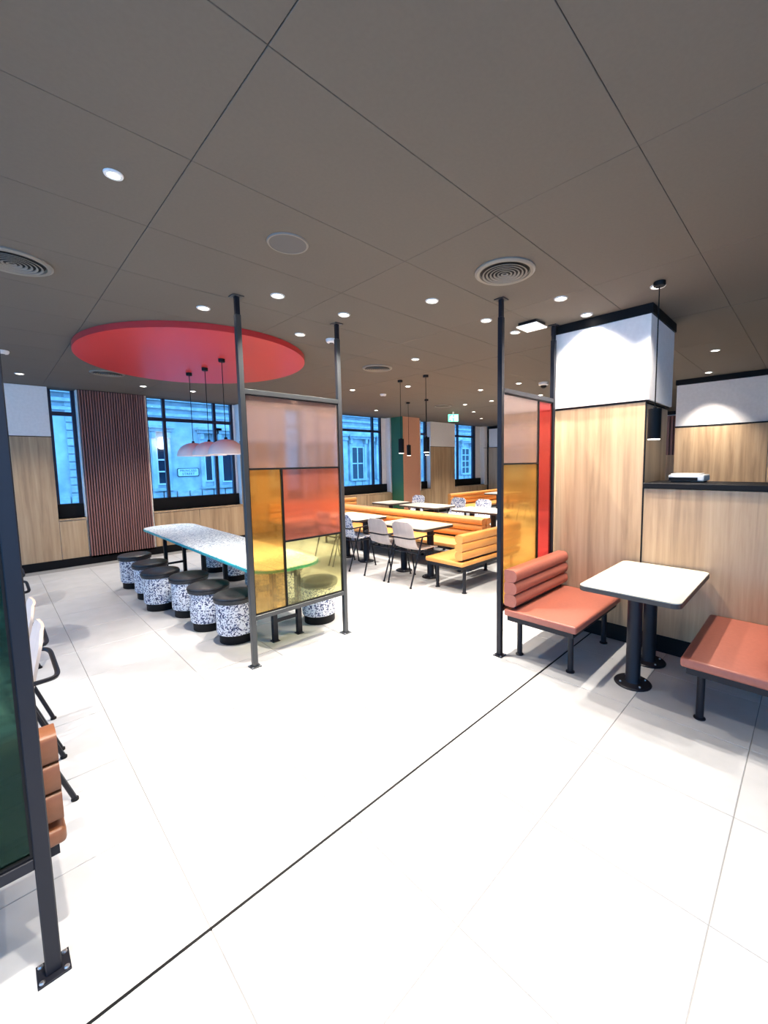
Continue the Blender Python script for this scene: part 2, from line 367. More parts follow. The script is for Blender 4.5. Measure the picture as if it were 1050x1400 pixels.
# unseen walls behind and left of camera; openings sized to admit blue shadow fill
def open_wall(name, axis, at, lo, hi, label):
    bm = bmesh.new()
    def b(a0, a1, z0, z1, t0=0, t1=.2):
        if axis == 'x': box(bm, at-t1, at-t0, a0, a1, z0, z1)
        else: box(bm, a0, a1, at-t1, at-t0, z0, z1)
    b(lo, hi, 0, 0.5); b(lo, hi, 2.6, H); b(lo, -1.6, .5, 2.6)
    nn = int((hi-lo)/1.6); st = (hi-lo)/nn
    for i in range(nn+1):
        c = lo+i*st; b(max(lo, c-.12), min(hi, c+.12), 0.5, 2.6)
    return struct(obj(name, bm, PLASTER), label)
open_wall('wall_left', 'x', XL, YF, YB+.3, 'unseen left side wall with openings enlarged to let in blue dusk fill')  # openings widened so blue dusk light fills the bench shadows
bm = bmesh.new()
box(bm, XL-.2, XE+.2, YF-.2, YF, 0, .5); box(bm, XL-.2, XE+.2, YF-.2, YF, 2.6, H); box(bm, 1.2, XE+.2, YF-.2, YF, .5, 2.6)  # bays left open on one side to add blue fill to shadows
for x in (XL, -1.8, -.3): box(bm, x-.1, x+.1, YF-.2, YF, .5, 2.6)
struct(obj('wall_front', bm, PLASTER), 'unseen wall behind the viewpoint with openings added to let in blue dusk fill')

# ------------------------------------------------------------------ red ceiling disc
bm = bmesh.new(); pts = [(1.10*math.cos(2*PI*i/96), 1.35*math.sin(2*PI*i/96)) for i in range(96)]
prism(bm, pts, 0, 0.054)
bmesh.ops.bevel(bm, geom=[e for e in bm.edges if all(v.co.z < .01 for v in e.verts)], offset=.008, segments=2, affect='EDGES')
tag(obj('ceiling_disc', bm, RED, loc=(1.75, 5.08, H-0.055), smooth=True), 'large oval red ceiling raft above the terrazzo table', 'ceiling raft')

# ------------------------------------------------------------------ glass screens
def post(x, y, parent, m=STEEL, w=.0195):
    bx('post', m, (x-w, x+w, y-w, y+w, 0.006, H-.13), parent, bev=.003, bseg=1)
    v = w*.8; bx('post_extension', DARK, (x-v, x+v, y-v, y+v, H-.13, H-.006), parent, bev=.002, bseg=1)
    for z0, nm in ((0, 'base_plate'), (H-.007, 'ceiling_plate')):
        p = bx(nm, m, (x-.04, x+.04, y-.04, y+.04, z0, z0+.007), parent, bev=.001, bseg=1)
        if nm == 'base_plate':
            for sx in (-1, 1):
                for sy in (-1, 1):
                    bm = bmesh.new(); lathe(bm, [(0, .013), (.005, .013), (.0075, .010), (.0075, .007), (0, .007)], 10, (x+sx*.029, y+sy*.029)); obj('bolt', bm, BOLT, p, smooth=True)
def screen(label, x0, x1, y, cells, m=STEEL, zt=2.11, zb=0.385):
    s = thing('glass_screen', label, 'screen', (0, 0, 0), 0, 'coloured glass screens')
    post(x0, y, s, m); post(x1, y, s, m)
    bx('top_rail', m, (x0+.0195, x1-.0195, y-.018, y+.018, zt-.018, zt+.018), s, bev=.002, bseg=1)
    bx('bottom_rail', m, (x0+.0195, x1-.0195, y-.018, y+.018, zb-.018, zb+.018), s, bev=.002, bseg=1)
    a, b = x0+.0195, x1-.0195; z0, z1 = zb+.02, zt-.02
    for (u0, u1, v0, v1, gm, lab) in cells:
        X0, X1, Z0, Z1 = u0, u1, v0, v1
        p = bx('glass_pane', gm, (X0+.007, X1-.007, y-.004, y+.004, Z0+.007, Z1-.007), s); p['label'] = lab
        bm = bmesh.new(); t = .007
        for q in ((X0, X0+t, Z0, Z1), (X1-t, X1, Z0, Z1), (X0+t, X1-t, Z0, Z0+t), (X0+t, X1-t, Z1-t, Z1)): box(bm, q[0], q[1], y-.012, y+.012, q[2], q[3])
        obj('glazing_bead', bm, BLACK, p)
    return s
x0, x1 = 1.345, 2.215
screen('free-standing screen of pink, gold, coral and yellow glass before the terrazzo table', x0, x1, 3.06,
       [(x0+.0195, x1-.0195, 1.535, 2.09, GPINK, 'wide pale pink glass pane'), (x0+.0195, 1.635, .405, 1.535, GGOLD, 'tall gold glass pane'),
        (1.635, x1-.0195, .945, 1.535, GCORAL, 'coral red glass pane'), (1.635, x1-.0195, .405, .945, GYEL, 'pale yellow glass pane')])
x0, x1 = 2.79, 3.66
screen('screen of pink, gold and red glass between the salmon bench and the oak pillar', x0, x1, 1.765,
       [(x0+.0195, 3.385, 1.545, 2.09, GPINK, 'pink glass pane'), (x0+.0195, 3.385, .405, 1.545, GGOLD, 'gold glass pane'), (3.385, x1-.0195, .405, 2.09, GRED, 'narrow tall red glass pane')], m=DARK)
x0, x1 = -0.87, 0.03
screen('dark foreground screen with green glass at the left edge', x0, x1, 1.635,
       [(x0+.0195, -.35, .405, 1.3, GGREEN, 'dark green glass pane'), (x0+.0195, -.35, 1.3, 2.09, GPINK, 'pink glass pane'), (-.35, x1-.0195, .405, 2.09, GGREEN, 'tall dark green glass pane')], m=DARK)

# ------------------------------------------------------------------ benches
def bench(label, L, leather, loc, rz, group, depth=0.58, back=True, mods=1, inset=.13):
    """origin at the outer rear corner; local +x along the length, local +y from back to seat front"""
    t = thing('bench', label, 'bench', loc, rz, group)
    bm = bmesh.new(); box(bm, 0.0, L, 0.0, depth, .345, .40); obj('seat', bm, leather, t, bev=.014, bseg=3, smooth=True)
    bm = bmesh.new(); box(bm, .02, L-.02, .02, depth-.03, .305, .345); obj('frame', bm, DARK, t)
    nl = max(2, int(L/1.15)+1)
    for i in range(nl):
        x = inset+(L-2*inset)*i/(nl-1)
        for y in (.07, depth-.09):
            bm = bmesh.new(); lathe(bm, [(0, .0), (.032, 0), (.032, .006), (.021, .012), (.021, .305), (0, .305)], 16, (x, y)); obj('leg', bm, DARK, t, smooth=True)
    if back:
        l = L/mods
        bx('back_support', DARK, (.06, L-.06, .035, .075, .40, .43), t)
        for j in range(mods):
            for i in range(3):
                z0 = .425+i*.099; prof = []
                for a in range(9):
                    th = -PI/2+PI*a/8; prof.append((.075+.036*math.cos(th), z0+.0495+.0485*math.sin(th)))
                prof += [(.014, z0+.098), (.004, z0+.092), (0, z0+.082), (0, z0+.017), (.004, z0+.007), (.014, z0+.001)]
                bm = bmesh.new(); A = [bm.verts.new((j*l+.003, y, z)) for y, z in prof]; B = [bm.verts.new(((j+1)*l-.003, y, z)) for y, z in prof]
                bm.faces.new(A); bm.faces.new(B[::-1])
                for q in range(len(prof)): bm.faces.new((A[q], A[(q+1) % len(prof)], B[(q+1) % len(prof)], B[q]))
                obj('back_roll', bm, leather, t, smooth=True)
    return t
G1 = 'salmon booth benches'
bench('salmon leather bench with roll back against the pink and gold screen', 0.93, SALMON_L, (3.715, 1.725, 0), PI, G1)
bench('salmon leather bench cut by the right edge of the photo', 0.95, SALMON_L, (2.77, -0.06, 0), 0, G1, depth=0.58)
bench('tan leather bench behind the dark foreground screen at the left', 0.98, TAN_L, (-0.885, 1.70, 0), 0, None, inset=.3)
G2 = 'ochre benches of the far seating area'
bench('short ochre bench end turning the corner beside the dark screen post', 1.32, OCHRE_L, (3.74, 2.87, 0), 0, G2)
bench('long ochre bench with roll back facing the two pale chairs', 3.6, OCHRE_L, (5.12, 3.48, 0), PI/2, G2, mods=3)
bench('ochre bench back to back behind the long bench', 3.6, OCHRE_L, (5.135, 7.08, 0), -PI/2, G2, mods=3)
bench('ochre bench along the window wall under the wide window', 2.3, OCHRE_L, (6.4, 8.32, 0), PI, G2, mods=2)
bench('ochre bench with three rolls farthest away under the last window', 2.6, OCHRE_L, (11.1, 7.0, 0), PI, G2, mods=2)

# ------------------------------------------------------------------ tables
def pedestal(bm, x, y, zt, r=.047):
    lathe(bm, [(0, 0), (.118, 0), (.120, .006), (.112, .014), (r+.006, .018), (r, .03), (r, zt), (0, zt)], 28, (x, y))
def table(label, x0, x1, y0, y1, peds, group, zt=.72, rad=.06):
    t = thing('table', label, 'table', ((x0+x1)/2, (y0+y1)/2, 0), 0, group)
    w, d = (x1-x0)/2, (y1-y0)/2
    bm = bmesh.new(); prism(bm, rrect(-w+.003, w-.003, -d+.003, d-.003, rad-.003), zt-.006, zt); obj('tabletop', bm, LAM, t)
    bm = bmesh.new(); prism(bm, rrect(-w, w, -d, d, rad), zt-.034, zt-.006); obj('table_edge', bm, EDGE, t)
    for px, py in peds:
        bm = bmesh.new(); pedestal(bm, px-(x0+x1)/2, py-(y0+y1)/2, zt-.034); o = obj('pedestal', bm, DARK, t, smooth=True)
        for i in range(4):
            a = PI/4+i*PI/2; bm = bmesh.new(); lathe(bm, [(0, .022), (.006, .022), (.008, .015), (0, .015)], 8, (px-(x0+x1)/2+.088*math.cos(a), py-(y0+y1)/2+.088*math.sin(a))); obj('screw', bm, BOLT, o)
    return t
table('cream table on two pedestals between the salmon benches', 2.755, 3.705, .525, 1.13, [(3.06, .85), (3.48, .86)], None, rad=.05)
G3 = 'cream tables of the far seating area'
table('cream table in front of the two pale chairs', 3.77, 4.40, 3.50, 4.45, [(4.14, 3.72), (4.14, 4.24)], G3)
table('cream table next along the bench, partly behind the screen post', 3.77, 4.40, 4.85, 5.80, [(4.14, 5.1), (4.14, 5.6)], G3)
table('cream table behind the long bench, nearest the right screen', 5.72, 6.34, 3.65, 4.66, [(6.03, 3.95), (6.03, 4.4)], G3)
table('cream table behind the long bench below the middle pendants', 5.72, 6.34, 5.0, 6.0, [(6.03, 5.25), (6.03, 5.75)], G3)
table('cream table behind the long bench nearest the window wall', 5.72, 6.34, 6.25, 6.85, [(6.03, 6.55)], G3)
table('cream table farthest away before the last bench', 9.2, 10.2, 5.75, 6.35, [(9.45, 6.05), (9.95, 6.05)], G3)

# terrazzo communal table
t = thing('communal_table', 'long terrazzo table with rounded ends and teal edge under the red raft', 'table', (1.80, 5.06, 0))
bm = bmesh.new(); prism(bm, rrect(-.328, .328, -1.878, 1.878, .25, 12), .684, .69); obj('tabletop', bm, TERT, t)
bm = bmesh.new(); prism(bm, rrect(-.335, .335, -1.885, 1.885, .257, 12), .66, .684); obj('table_edge', bm, TEAL, t)
for y in (-1.68, 0.0, 1.5):
    for x in (-.12, .12):
        bm = bmesh.new(); box(bm, x-.021, x+.021, y-.021, y+.021, .006, .66); obj('leg', bm, DARK, t)
        bm = bmesh.new(); box(bm, x-.032, x+.032, y-.032, y+.032, 0, .006); obj('foot_plate', bm, DARK, t)
    for z in (.18, .63): bx('crossbar', DARK, (-.099, .099, y-.012, y+.012, z-.014, z+.014), t)

# ------------------------------------------------------------------ stools
def make_stool():
    t = thing('stool', 'x', 'stool')
    bm = bmesh.new(); lathe(bm, [(0, 0), (.148, 0), (.150, .003), (.150, .078), (0, .078)], 40); obj('plinth', bm, BLACK, t, smooth=True)
    bm = bmesh.new(); lathe(bm, [(0, .078), (.150, .078), (.164, .084), (.170, .098), (.170, .362), (0, .362)], 48); obj('drum', bm, TERR, t, smooth=True)
    bm = bmesh.new(); lathe(bm, [(0, .362), (.172, .362), (.184, .369), (.187, .381), (.187, .406), (.182, .420), (.168, .427), (.08, .431), (0, .432)], 48); obj('cushion', bm, CUSH, t, smooth=True)
    bm = bmesh.new(); tube(bm, [(.1865*math.cos(2*PI*i/40), .1865*math.sin(2*PI*i/40), .405) for i in range(40)], .0035, 6, True); obj('piping', bm, BLACK, t, smooth=True)
    return t
st = make_stool(); G4 = 'terrazzo stools round the communal table'
LEFTW = ['farthest in the left row, nearest the slatted wall', 'second from the slatted wall in the left row', 'third from the slatted wall in the left row',
         'fourth from the slatted wall in the left row', 'fifth from the slatted wall in the left row', 'nearest in the left row, beside the screen post']
for (x, y), s_ in zip([(1.265, 6.34), (1.285, 5.69), (1.255, 5.15), (1.405, 4.70), (1.415, 4.17), (1.478, 3.69)], LEFTW):
    place(st, (x, y, 0), random.uniform(0, 6), 'drum stool with black cushion '+s_, G4)
RW = ['behind the table, farthest of its row', 'behind the table, second farthest of its row', 'behind the table, middle of its row', 'behind the table, second nearest of its row', 'right of the table, half behind yellow glass']
for (x, y), s_ in zip([(2.30, 6.35), (2.30, 5.68), (2.30, 4.98), (2.30, 4.28), (2.235, 3.52)], RW):
    place(st, (x, y, 0), random.uniform(0, 6), 'drum stool with black cushion '+s_, G4)
drop(st)

# ------------------------------------------------------------------ chairs
def make_chair(shell_mat, nm):
    t = thing('armchair', 'x', 'chair')
    prof = [(.235, .425), (.215, .443), (.16, .450), (.05, .444), (-.06, .440), (-.13, .447), (-.175, .475), (-.198, .53), (-.215, .60), (-.232, .68), (-.248, .75), (-.262, .815)]
    prof = [Vector((x, 0, z)) for x, z in prof]
    sm = soft(prof, .03, 2); n = len(sm); bm = bmesh.new(); grid = []
    for i, p in enumerate(sm):
        s = i/(n-1); hw = .205-.022*max(0, (s-.45))/.55
        e = min(s, 1-s)*n*0.030
        if e < .07: hw -= .07-math.sqrt(max(0, .07**2-(.07-e)**2))
        row = []
        for k in range(9):
            v = -1+2*k/8; dip = .012*(v*v)
            nrm = (sm[min(i+1, n-1)]-sm[max(i-1, 0)]).normalized(); nr = Vector((nrm.z, 0, -nrm.x))
            row.append(bm.verts.new((p.x+nr.x*dip*1.0, v*hw, p.z+nr.z*dip)))
        grid.append(row)
    for a, b in zip(grid, grid[1:]):
        for k in range(8): bm.faces.new((a[k], a[k+1], b[k+1], b[k]))
    bmesh.ops.recalc_face_normals(bm, faces=bm.faces[:])
    bmesh.ops.solidify(bm, geom=bm.faces[:], thickness=.012)
    obj('shell', bm, shell_mat, t, smooth=True)
    R = .0105
    bm = bmesh.new()
    tube(bm, soft([(.12, -.232, .635), (-.235, -.232, .625), (-.285, -.20, .62), (-.285, .20, .62), (-.235, .232, .625), (.12, .232, .635)], .08, 5), R, 8); obj('arm_rail', bm, DARK, t, smooth=True)
    for s in (-1, 1):
        bm = bmesh.new(); tube(bm, [(-.30, s*.205, .008), (-.10, s*.232, .627)], R, 8); obj('rear_leg', bm, DARK, t, smooth=True)
        bm = bmesh.new(); tube(bm, soft([(.20, s*.205, .008), (.12, s*.195, .425), (-.185, s*.20, .425)], .04, 4), R, 8); obj('front_leg', bm, DARK, t, smooth=True)
        for x in (-.30, .20):
            bm = bmesh.new(); lathe(bm, [(0, 0), (.015, 0), (.015, .012), (0, .014)], 10, (x, s*.205)); obj('foot_glide', bm, BLACK, t)
    bm = bmesh.new(); tube(bm, [(-.165, -.215, .42), (-.165, .215, .42)], R, 8); tube(bm, [(.12, -.195, .425), (.12, .195, .425)], R, 8); obj('seat_frame', bm, DARK, t, smooth=True)
    return t
cp = make_chair(SHELL, 'pale'); cq = make_chair(SHELLP, 'pattern')
G5 = 'armchairs with tubular steel frames'
place(cp, (3.87, 3.75, 0), 0, 'pale ply armchair with its back to us, nearer the ochre bench end', G5)
place(cp, (3.87, 4.245, 0), 0, 'pale ply armchair with its back to us, between patterned chair and its twin', G5)
place(cq, (3.87, 5.0, 0), 0, 'blue and white patterned armchair just right of the glass screen', G5)
place(cq, (3.87, 5.52, 0), 0, 'patterned armchair at the second table, hidden behind the coral glass', G5)
for (x, y, rz), s_ in zip([(6.62, 6.5, PI), (6.62, 5.35, PI), (6.62, 4.72, PI)], ['nearest the green column behind the bench', 'at the table below the middle pendants', 'nearest the right screen behind the long bench']):
    place(cq, (x, y, 0), rz, 'blue and white patterned armchair '+s_, G5)
place(cp, (9.75, 5.35, 0), PI/2, 'pale armchair far off before the last ochre bench', G5)
for (y, c), s_ in zip([(2.64, cp), (3.14, cp), (4.50, cq), (5.15, cq), (6.35, cp), (6.85, cp)],
                      ['pale armchair nearest us along the left edge', 'pale armchair second along the left edge', 'patterned armchair third along the left edge', 'patterned armchair fourth along the left edge', 'pale armchair fifth along the left edge', 'pale armchair last along the left edge by the oak wall']):
    place(c, (-.125, y, 0), PI, s_, G5)
drop(cp); drop(cq)

# ------------------------------------------------------------------ pendants
def spot(name, loc, e, ang, blend, parent, rad=.03):
    l = bpy.data.lights.new(name, 'SPOT'); l.energy = e; l.color = LAMP_COL; l.spot_size = math.radians(ang); l.spot_blend = blend; l.shadow_soft_size = rad
    o = bpy.data.objects.new(name, l); COL.objects.link(o); o.parent = parent; o.location = loc; return o
def cyl_pendant(label, x, y, zt=1.92, zb=1.71, zc=H):
    t = thing('cylinder_pendant', label, 'pendant lamp', (x, y, zc), 0, 'black cylinder pendants')
    bm = bmesh.new(); lathe(bm, [(0, -.03), (.034, -.03), (.038, -.025), (.038, 0), (0, 0)], 20); obj('ceiling_rose', bm, BLACK, t, smooth=True)
    bm = bmesh.new(); tube(bm, [(0, 0, -.03), (0, 0, zt-zc+.012)], .004, 6); obj('cable', bm, BLACK, t)
    bm = bmesh.new(); lathe(bm, [(0, zt-zc+.012), (.012, zt-zc+.012), (.014, zt-zc), (.043, zt-zc), (.043, zb-zc), (.039, zb-zc), (.039, zb-zc+.02), (0, zb-zc+.02)], 28); obj('lamp_body', bm, BLACK, t, smooth=True)
    bm = bmesh.new(); lathe(bm, [(0, zb-zc-.006), (.036, zb-zc-.006), (.0385, zb-zc-.002), (.0385, zb-zc+.012), (0, zb-zc+.012)], 24); obj('lens', bm, GLOWP, t)
    spot('pendant_bulb', (0, 0, zb-zc-.012), 7, 95, .7, t)
cyl_pendant('black cylinder pendant over the cream table by the salmon benches', 3.32, .84)
cyl_pendant('black cylinder pendant left of the front pair over the yellow seating', 4.363, 4.487)
cyl_pendant('black cylinder pendant right of the front pair over the yellow seating', 4.379, 3.989)
cyl_pendant('black cylinder pendant left of the rear pair before the peach column', 6.047, 5.997)
cyl_pendant('black cylinder pendant right of the rear pair, behind the front one', 6.041, 5.491)
for (x, y), s_ in zip([(1.855, 5.70), (1.90, 5.29), (1.88, 4.73)], ['farthest of three, left', 'middle of three', 'nearest of three, right']):
    zc = H-.055; t = thing('dome_pendant', 'blush dome pendant under the red raft, '+s_, 'pendant lamp', (x, y, zc), 0, 'dome pendants')
    bm = bmesh.new(); lathe(bm, [(0, -.035), (.03, -.035), (.034, -.03), (.034, 0), (0, 0)], 20); obj('ceiling_rose', bm, BLACK, t, smooth=True)
    zb = 1.69-zc; zt = zb+.165
    bm = bmesh.new(); tube(bm, [(0, 0, -.035), (0, 0, zt+.02)], .004, 6); obj('cable', bm, BLACK, t)
    bm = bmesh.new(); lathe(bm, [(0, zt+.022), (.014, zt+.022), (.018, zt-.003), (0, zt-.003)], 16); obj('cap', bm, BLACK, t)
    pr_ = [(.19*math.sin(a*PI/2/12), zb+.165*math.cos(a*PI/2/12)) for a in range(13)]
    pr_ += [(r-.005 if r > .006 else 0, z-.004) for r, z in pr_[::-1]]
    bm = bmesh.new(); lathe(bm, pr_, 40); obj('dome_shade', bm, DOME, t, smooth=True)
    bm = bmesh.new(); bmesh.ops.create_uvsphere(bm, u_segments=16, v_segments=10, radius=.035); obj('bulb', bm, GLOWP, t, loc=(0, 0, zb+.07), smooth=True)
    spot('dome_bulb', (0, 0, zb+.03), 14, 120, .6, t)

# ------------------------------------------------------------------ downlights
def make_down(r=.034):
    t = thing('downlight', 'x', 'ceiling light')
    bm = bmesh.new(); lathe(bm, [(r, -.001), (r+.004, -.006), (r+.013, -.006), (r+.016, -.001), (r+.016, .004), (r, .004)], 28); obj('trim_ring', bm, WHITE, t, smooth=True)
    bm = bmesh.new(); lathe(bm, [(0, -.003), (r, -.003), (r, .004), (0, .004)], 28); obj('lens', bm, GLOW, t)
    return t
dl = make_down()
DL = [((1.26, 3.46), 'left of the front screen post, before the red raft'), ((1.555, 2.85), 'first of the cluster right of the front screen post'),
      ((2.145, 3.54), 'lowest of the cluster near the red raft tip'), ((2.13, 2.835), 'above the right post of the front screen'),
      ((2.435, 2.145), 'large bright one left of the ringed vent'), ((3.10, 2.11), 'left of the central dark post top'),
      ((3.105, 1.445), 'right of the ringed vent, nearer one'), ((3.60, 1.45), 'closest to the white pillar box'),
      ((3.58, 2.11), 'just under the square panel light'), ((3.39, .868), 'beside the pendant mount near the pillar'),
      ((3.62, 3.46), 'between the round vent and the ceiling panels, middle distance'), ((5.84, .89), 'over the far right wall, nearer one'),
      ((7.25, 1.17), 'over the far right wall, farther one'), ((4.33, 5.59), 'left of the round smoke detector'),
      ((5.96, 4.17), 'bright one right of the pendant pairs'), ((4.79, 4.75), 'between the front pendant pair'),
      ((7.22, 5.45), 'left of two far lights near the exit sign'), ((7.2, 4.77), 'right of two far lights near the exit sign'),
      ((8.43, 6.1), 'farthest one beyond the exit sign'), ((.385, 7.43), 'far left over the oak wall'), ((2.45, 7.40), 'behind the dome pendants by the window'),
      ((5.92, 3.42), 'seen above the pink glass of the right screen'), ((7.28, 3.75), 'seen far off beside the pillar post'), ((1.75, 7.4), 'over the slatted panel'),
      ((4.3, 7.4), 'added by the window, behind the pink glass'), ((6.4, 7.4), 'added over the window bench'), ((9.6, 4.8), 'added far off over the last tables'), ((9.9, 6.9), 'added over the last ochre bench'), ((11.6, 6.0), 'added near the end wall')]  # this row of lights is added to brighten the far seating area
OUT = [(.45, .45), (.95, -.1), (.15, 1.05), (.2, -.75), (-.5, 2.15), (-.9, .45), (-.9, 3.5), (-.9, 5.6)]
def lf(x, y):
    if 2.9 < x < 4 and y < 1.6: return .52
    if x < 3 and y > 7: return .6
    if x > 4.2 and y > 2.5: return 1.5
    if x > 5 and y < 2: return .8
    return 1
for (x, y), s_ in DL:
    c = place(dl, (x, y, H), 0, 'glowing recessed downlight '+s_, 'recessed downlights')
    spot('downlight_bulb', (0, 0, -.02), SPOT_W*lf(x, y), 118 if lf(x, y) == .52 else SPOT_A, 1.0, c, .022)
for x, y in OUT:
    c = place(dl, (x, y, H), 0, 'glowing recessed downlight outside the view or behind the viewpoint', 'recessed downlights out of view')
    spot('downlight_bulb', (0, 0, -.02), SPOT_W, SPOT_A, 1.0, c, .035)
drop(dl)

# ------------------------------------------------------------------ ceiling fittings
def vent(x, y, label, R=.19):
    t = thing('ceiling_vent', label, 'ceiling vent', (x, y, H), 0, 'round ceiling vents')
    bm = bmesh.new(); lathe(bm, [(0, .006), (R-.03, .006), (R-.03, -.001), (0, -.001)], 40); obj('backing', bm, BLACK, t)
    bm = bmesh.new(); lathe(bm, [(R-.035, -.001), (R-.03, -.014), (R-.012, -.016), (R, -.008), (R, .004), (R-.035, .004)], 48); obj('outer_ring', bm, RIM, t, smooth=True)
    for i in range(6):
        r = .012+i*.0235
        bm = bmesh.new(); lathe(bm, [(r+.001, -.014), (r+.003, -.019), (r+.012, -.021), (r+.012, -.018), (r+.004, -.014)], 40); obj('ring_blade', bm, RIM, t, smooth=True)
vent(2.41, 1.50, 'round ringed air vent in front of the central dark post')
vent(.19, 3.445, 'round ringed air vent cut by the left edge')
vent(3.585, 4.10, 'round ringed air vent far off above the pendant pair')
vent(1.185, 6.66, 'round ringed air vent half hidden by the red raft')
vent(7.0, 5.88, 'round ringed air vent farthest away near the exit sign')
t = thing('ceiling_speaker', 'round grey ceiling speaker above the front screen', 'speaker', (1.247, 2.15, H))
bm = bmesh.new(); lathe(bm, [(.098, -.001), (.100, -.008), (.108, -.008), (.111, -.002), (.111, .004), (.098, .004)], 40); obj('rim', bm, RIM, t, smooth=True)
bm = bmesh.new(); lathe(bm, [(0, -.006), (.099, -.006), (.099, .004), (0, .004)], 40); obj('grille', bm, GREYP, t, smooth=True)
t = thing('led_indicator', 'small oval emergency light alone at upper left', 'ceiling light', (.458, 2.16, H))
bm = bmesh.new(); lathe(bm, [(.022, -.001), (.024, -.006), (.034, -.005), (.036, 0), (.036, .003), (.022, .003)], 24); obj('rim', bm, WHITE, t, smooth=True)
bm = bmesh.new(); lathe(bm, [(0, -.006), (.022, -.005), (.022, .003), (0, .003)], 24); obj('lens', bm, GLOWS, t)
t = thing('panel_light', 'square white panel fitting beside the central post', 'ceiling light', (3.46, 1.875, H), 0)
bx('housing', BLACK, (-.085, .085, -.085, .085, -.028, -.0), t); bx('diffuser', mat('panel_diffuser', (.85, .84, .82), .5, emit=(1, .95, .88), estr=.7), (-.098, .098, -.098, .098, -.04, -.028), t, bev=.003)
def detector(x, y, label):
    t = thing('smoke_detector', label, 'smoke detector', (x, y, H), 0, 'smoke detectors')
    bm = bmesh.new(); lathe(bm, [(0, 0), (.055, 0), (.055, -.016), (.046, -.03), (.02, -.036), (0, -.036)], 28); obj('cover', bm, WHITE, t, smooth=True)
    bm = bmesh.new(); lathe(bm, [(0, -.044), (.02, -.042), (.022, -.036), (0, -.034)], 20); obj('sensor', bm, GREYP, t, smooth=True)
detector(2.45, 3.475, 'white smoke detector left of the right post of the front screen')
detector(5.0, 5.58, 'white smoke detector between the downlights over the yellow seating')
detector(.2, 6.1, 'white smoke detector at the left edge beside the red raft')
t = thing('dome_camera', 'white dome camera with dark eye above the red glass', 'camera', (6.15, 3.12, H))
bm = bmesh.new(); lathe(bm, [(0, 0), (.075, 0), (.075, -.04), (.05, -.05), (0, -.05)], 28); obj('housing', bm, WHITE, t, smooth=True)
bm = bmesh.new(); lathe(bm, [(.048, -.05), (.04, -.075), (.02, -.09), (0, -.093)], 24); obj('eye', bm, BLACK, t, smooth=True)
# exit sign
es = thing('exit_sign', 'lit green exit sign with running man hanging before the last window', 'exit sign', (8.03, 6.42, H), math.radians(-45))
EG = mat('exit_green', (.02, .5, .25), .4, emit=(.25, 1.0, .72), estr=1.6); EW = mat('exit_white', (.9, .9, .9), .4, emit=(.85, 1.0, .95), estr=2.6)
bx('bracket', WHITE, (-.02, .02, -.015, .015, -.06, 0), es)
pn = bx('panel', EG, (-.125, .125, -.012, .012, -.235, -.06), es, bev=.003, bseg=1)
bx('door_pictogram', EW, (.03, .11, -.016, -.012, -.225, -.085), pn)
bm = bmesh.new(); lathe(bm, [(0, 0), (.014, 0), (.014, .004), (0, .004)], 14); bmesh.ops.rotate(bm, verts=bm.verts[:], matrix=Matrix.Rotation(PI/2, 3, 'X')); bmesh.ops.translate(bm, verts=bm.verts[:], vec=(-.03, -.012, -.098)); obj('running_man_head', bm, EW, pn)
bm = bmesh.new()
for pts in (((-.035, -.115), (-.045, -.165), (-.025, -.19), (-.04, -.222)), ((-.045, -.165), (-.07, -.18), (-.1, -.18)), ((-.035, -.118), (-.005, -.14), (.012, -.128)), ((-.036, -.12), (-.075, -.125), (-.085, -.145))):
    tube(bm, [(x, -.013, z) for x, z in pts], .008, 6)
obj('running_man_body', bm, EW, pn)

# ------------------------------------------------------------------ device on the partition
t = thing('till_printer', 'white printer with dark slot on the partition cap beside the pillar', 'printer', (4.06, .755, 1.376))
bx('body', WHITE, (-.12, .12, -.125, .125, .008, .062), t, bev=.012, bseg=2)
bx('slot', BLACK, (-.125, -.118, -.08, .12, .012, .04), t); bx('lid', WHITE, (-.09, .11, -.09, .115, .062, .070), t, bev=.003, bseg=1)
bx('foot', BLACK, (-.10, .10, -.11, .11, 0, .008), t)

# ------------------------------------------------------------------ street outside
struct(bx('ground', ASPH, (-30, 60, 8.9, 26, -1.6, -1.5)), 'asphalt street outside the windows', 'street')
YF2 = 18.0
b = thing('opposite_building', 'pale stone building across the street seen through the windows', 'building', (0, 0, 0))
bx('facade', STONE, (-4, 40, YF2, YF2+1, -1.5, 9), b)
for z0, z1, d in ((-.1, .12, .22), (.2, .34, .24), (-.55, -.38, .2), (3.45, 3.58, .12), (3.72, 3.85, .22), (4.0, 4.16, .34)):
    bx('string_course', STONE2, (-4, 40, YF2-d, YF2, z0, z1), b, bev=.02, bseg=1)
for i in range(15):
    z = .45+i*.262
    bx('quoin', STONE2, (1.93, 2.50, YF2-.09, YF2, z, z+.225), b, bev=.012, bseg=1)
def pilaster(x, w=.34):
    p = bx('pilaster', STONE, (x-w/2, x+w/2, YF2-.18, YF2, .34, 2.75), b)
    bx('capital', STONE2, (x-w/2-.12, x+w/2+.12, YF2-.30, YF2, 2.98, 3.10), p); bx('capital', STONE2, (x-w/2-.05, x+w/2+.05, YF2-.24, YF2, 2.75, 2.98), p, bev=.04, bseg=2)
    bx('pedestal', STONE2, (x-w/2-.06, x+w/2+.06, YF2-.24, YF2, .34, .62), p)
for x in (9.6, 13.2, 15.05, 16.7, 19.5, 22.6, 25.1): pilaster(x)
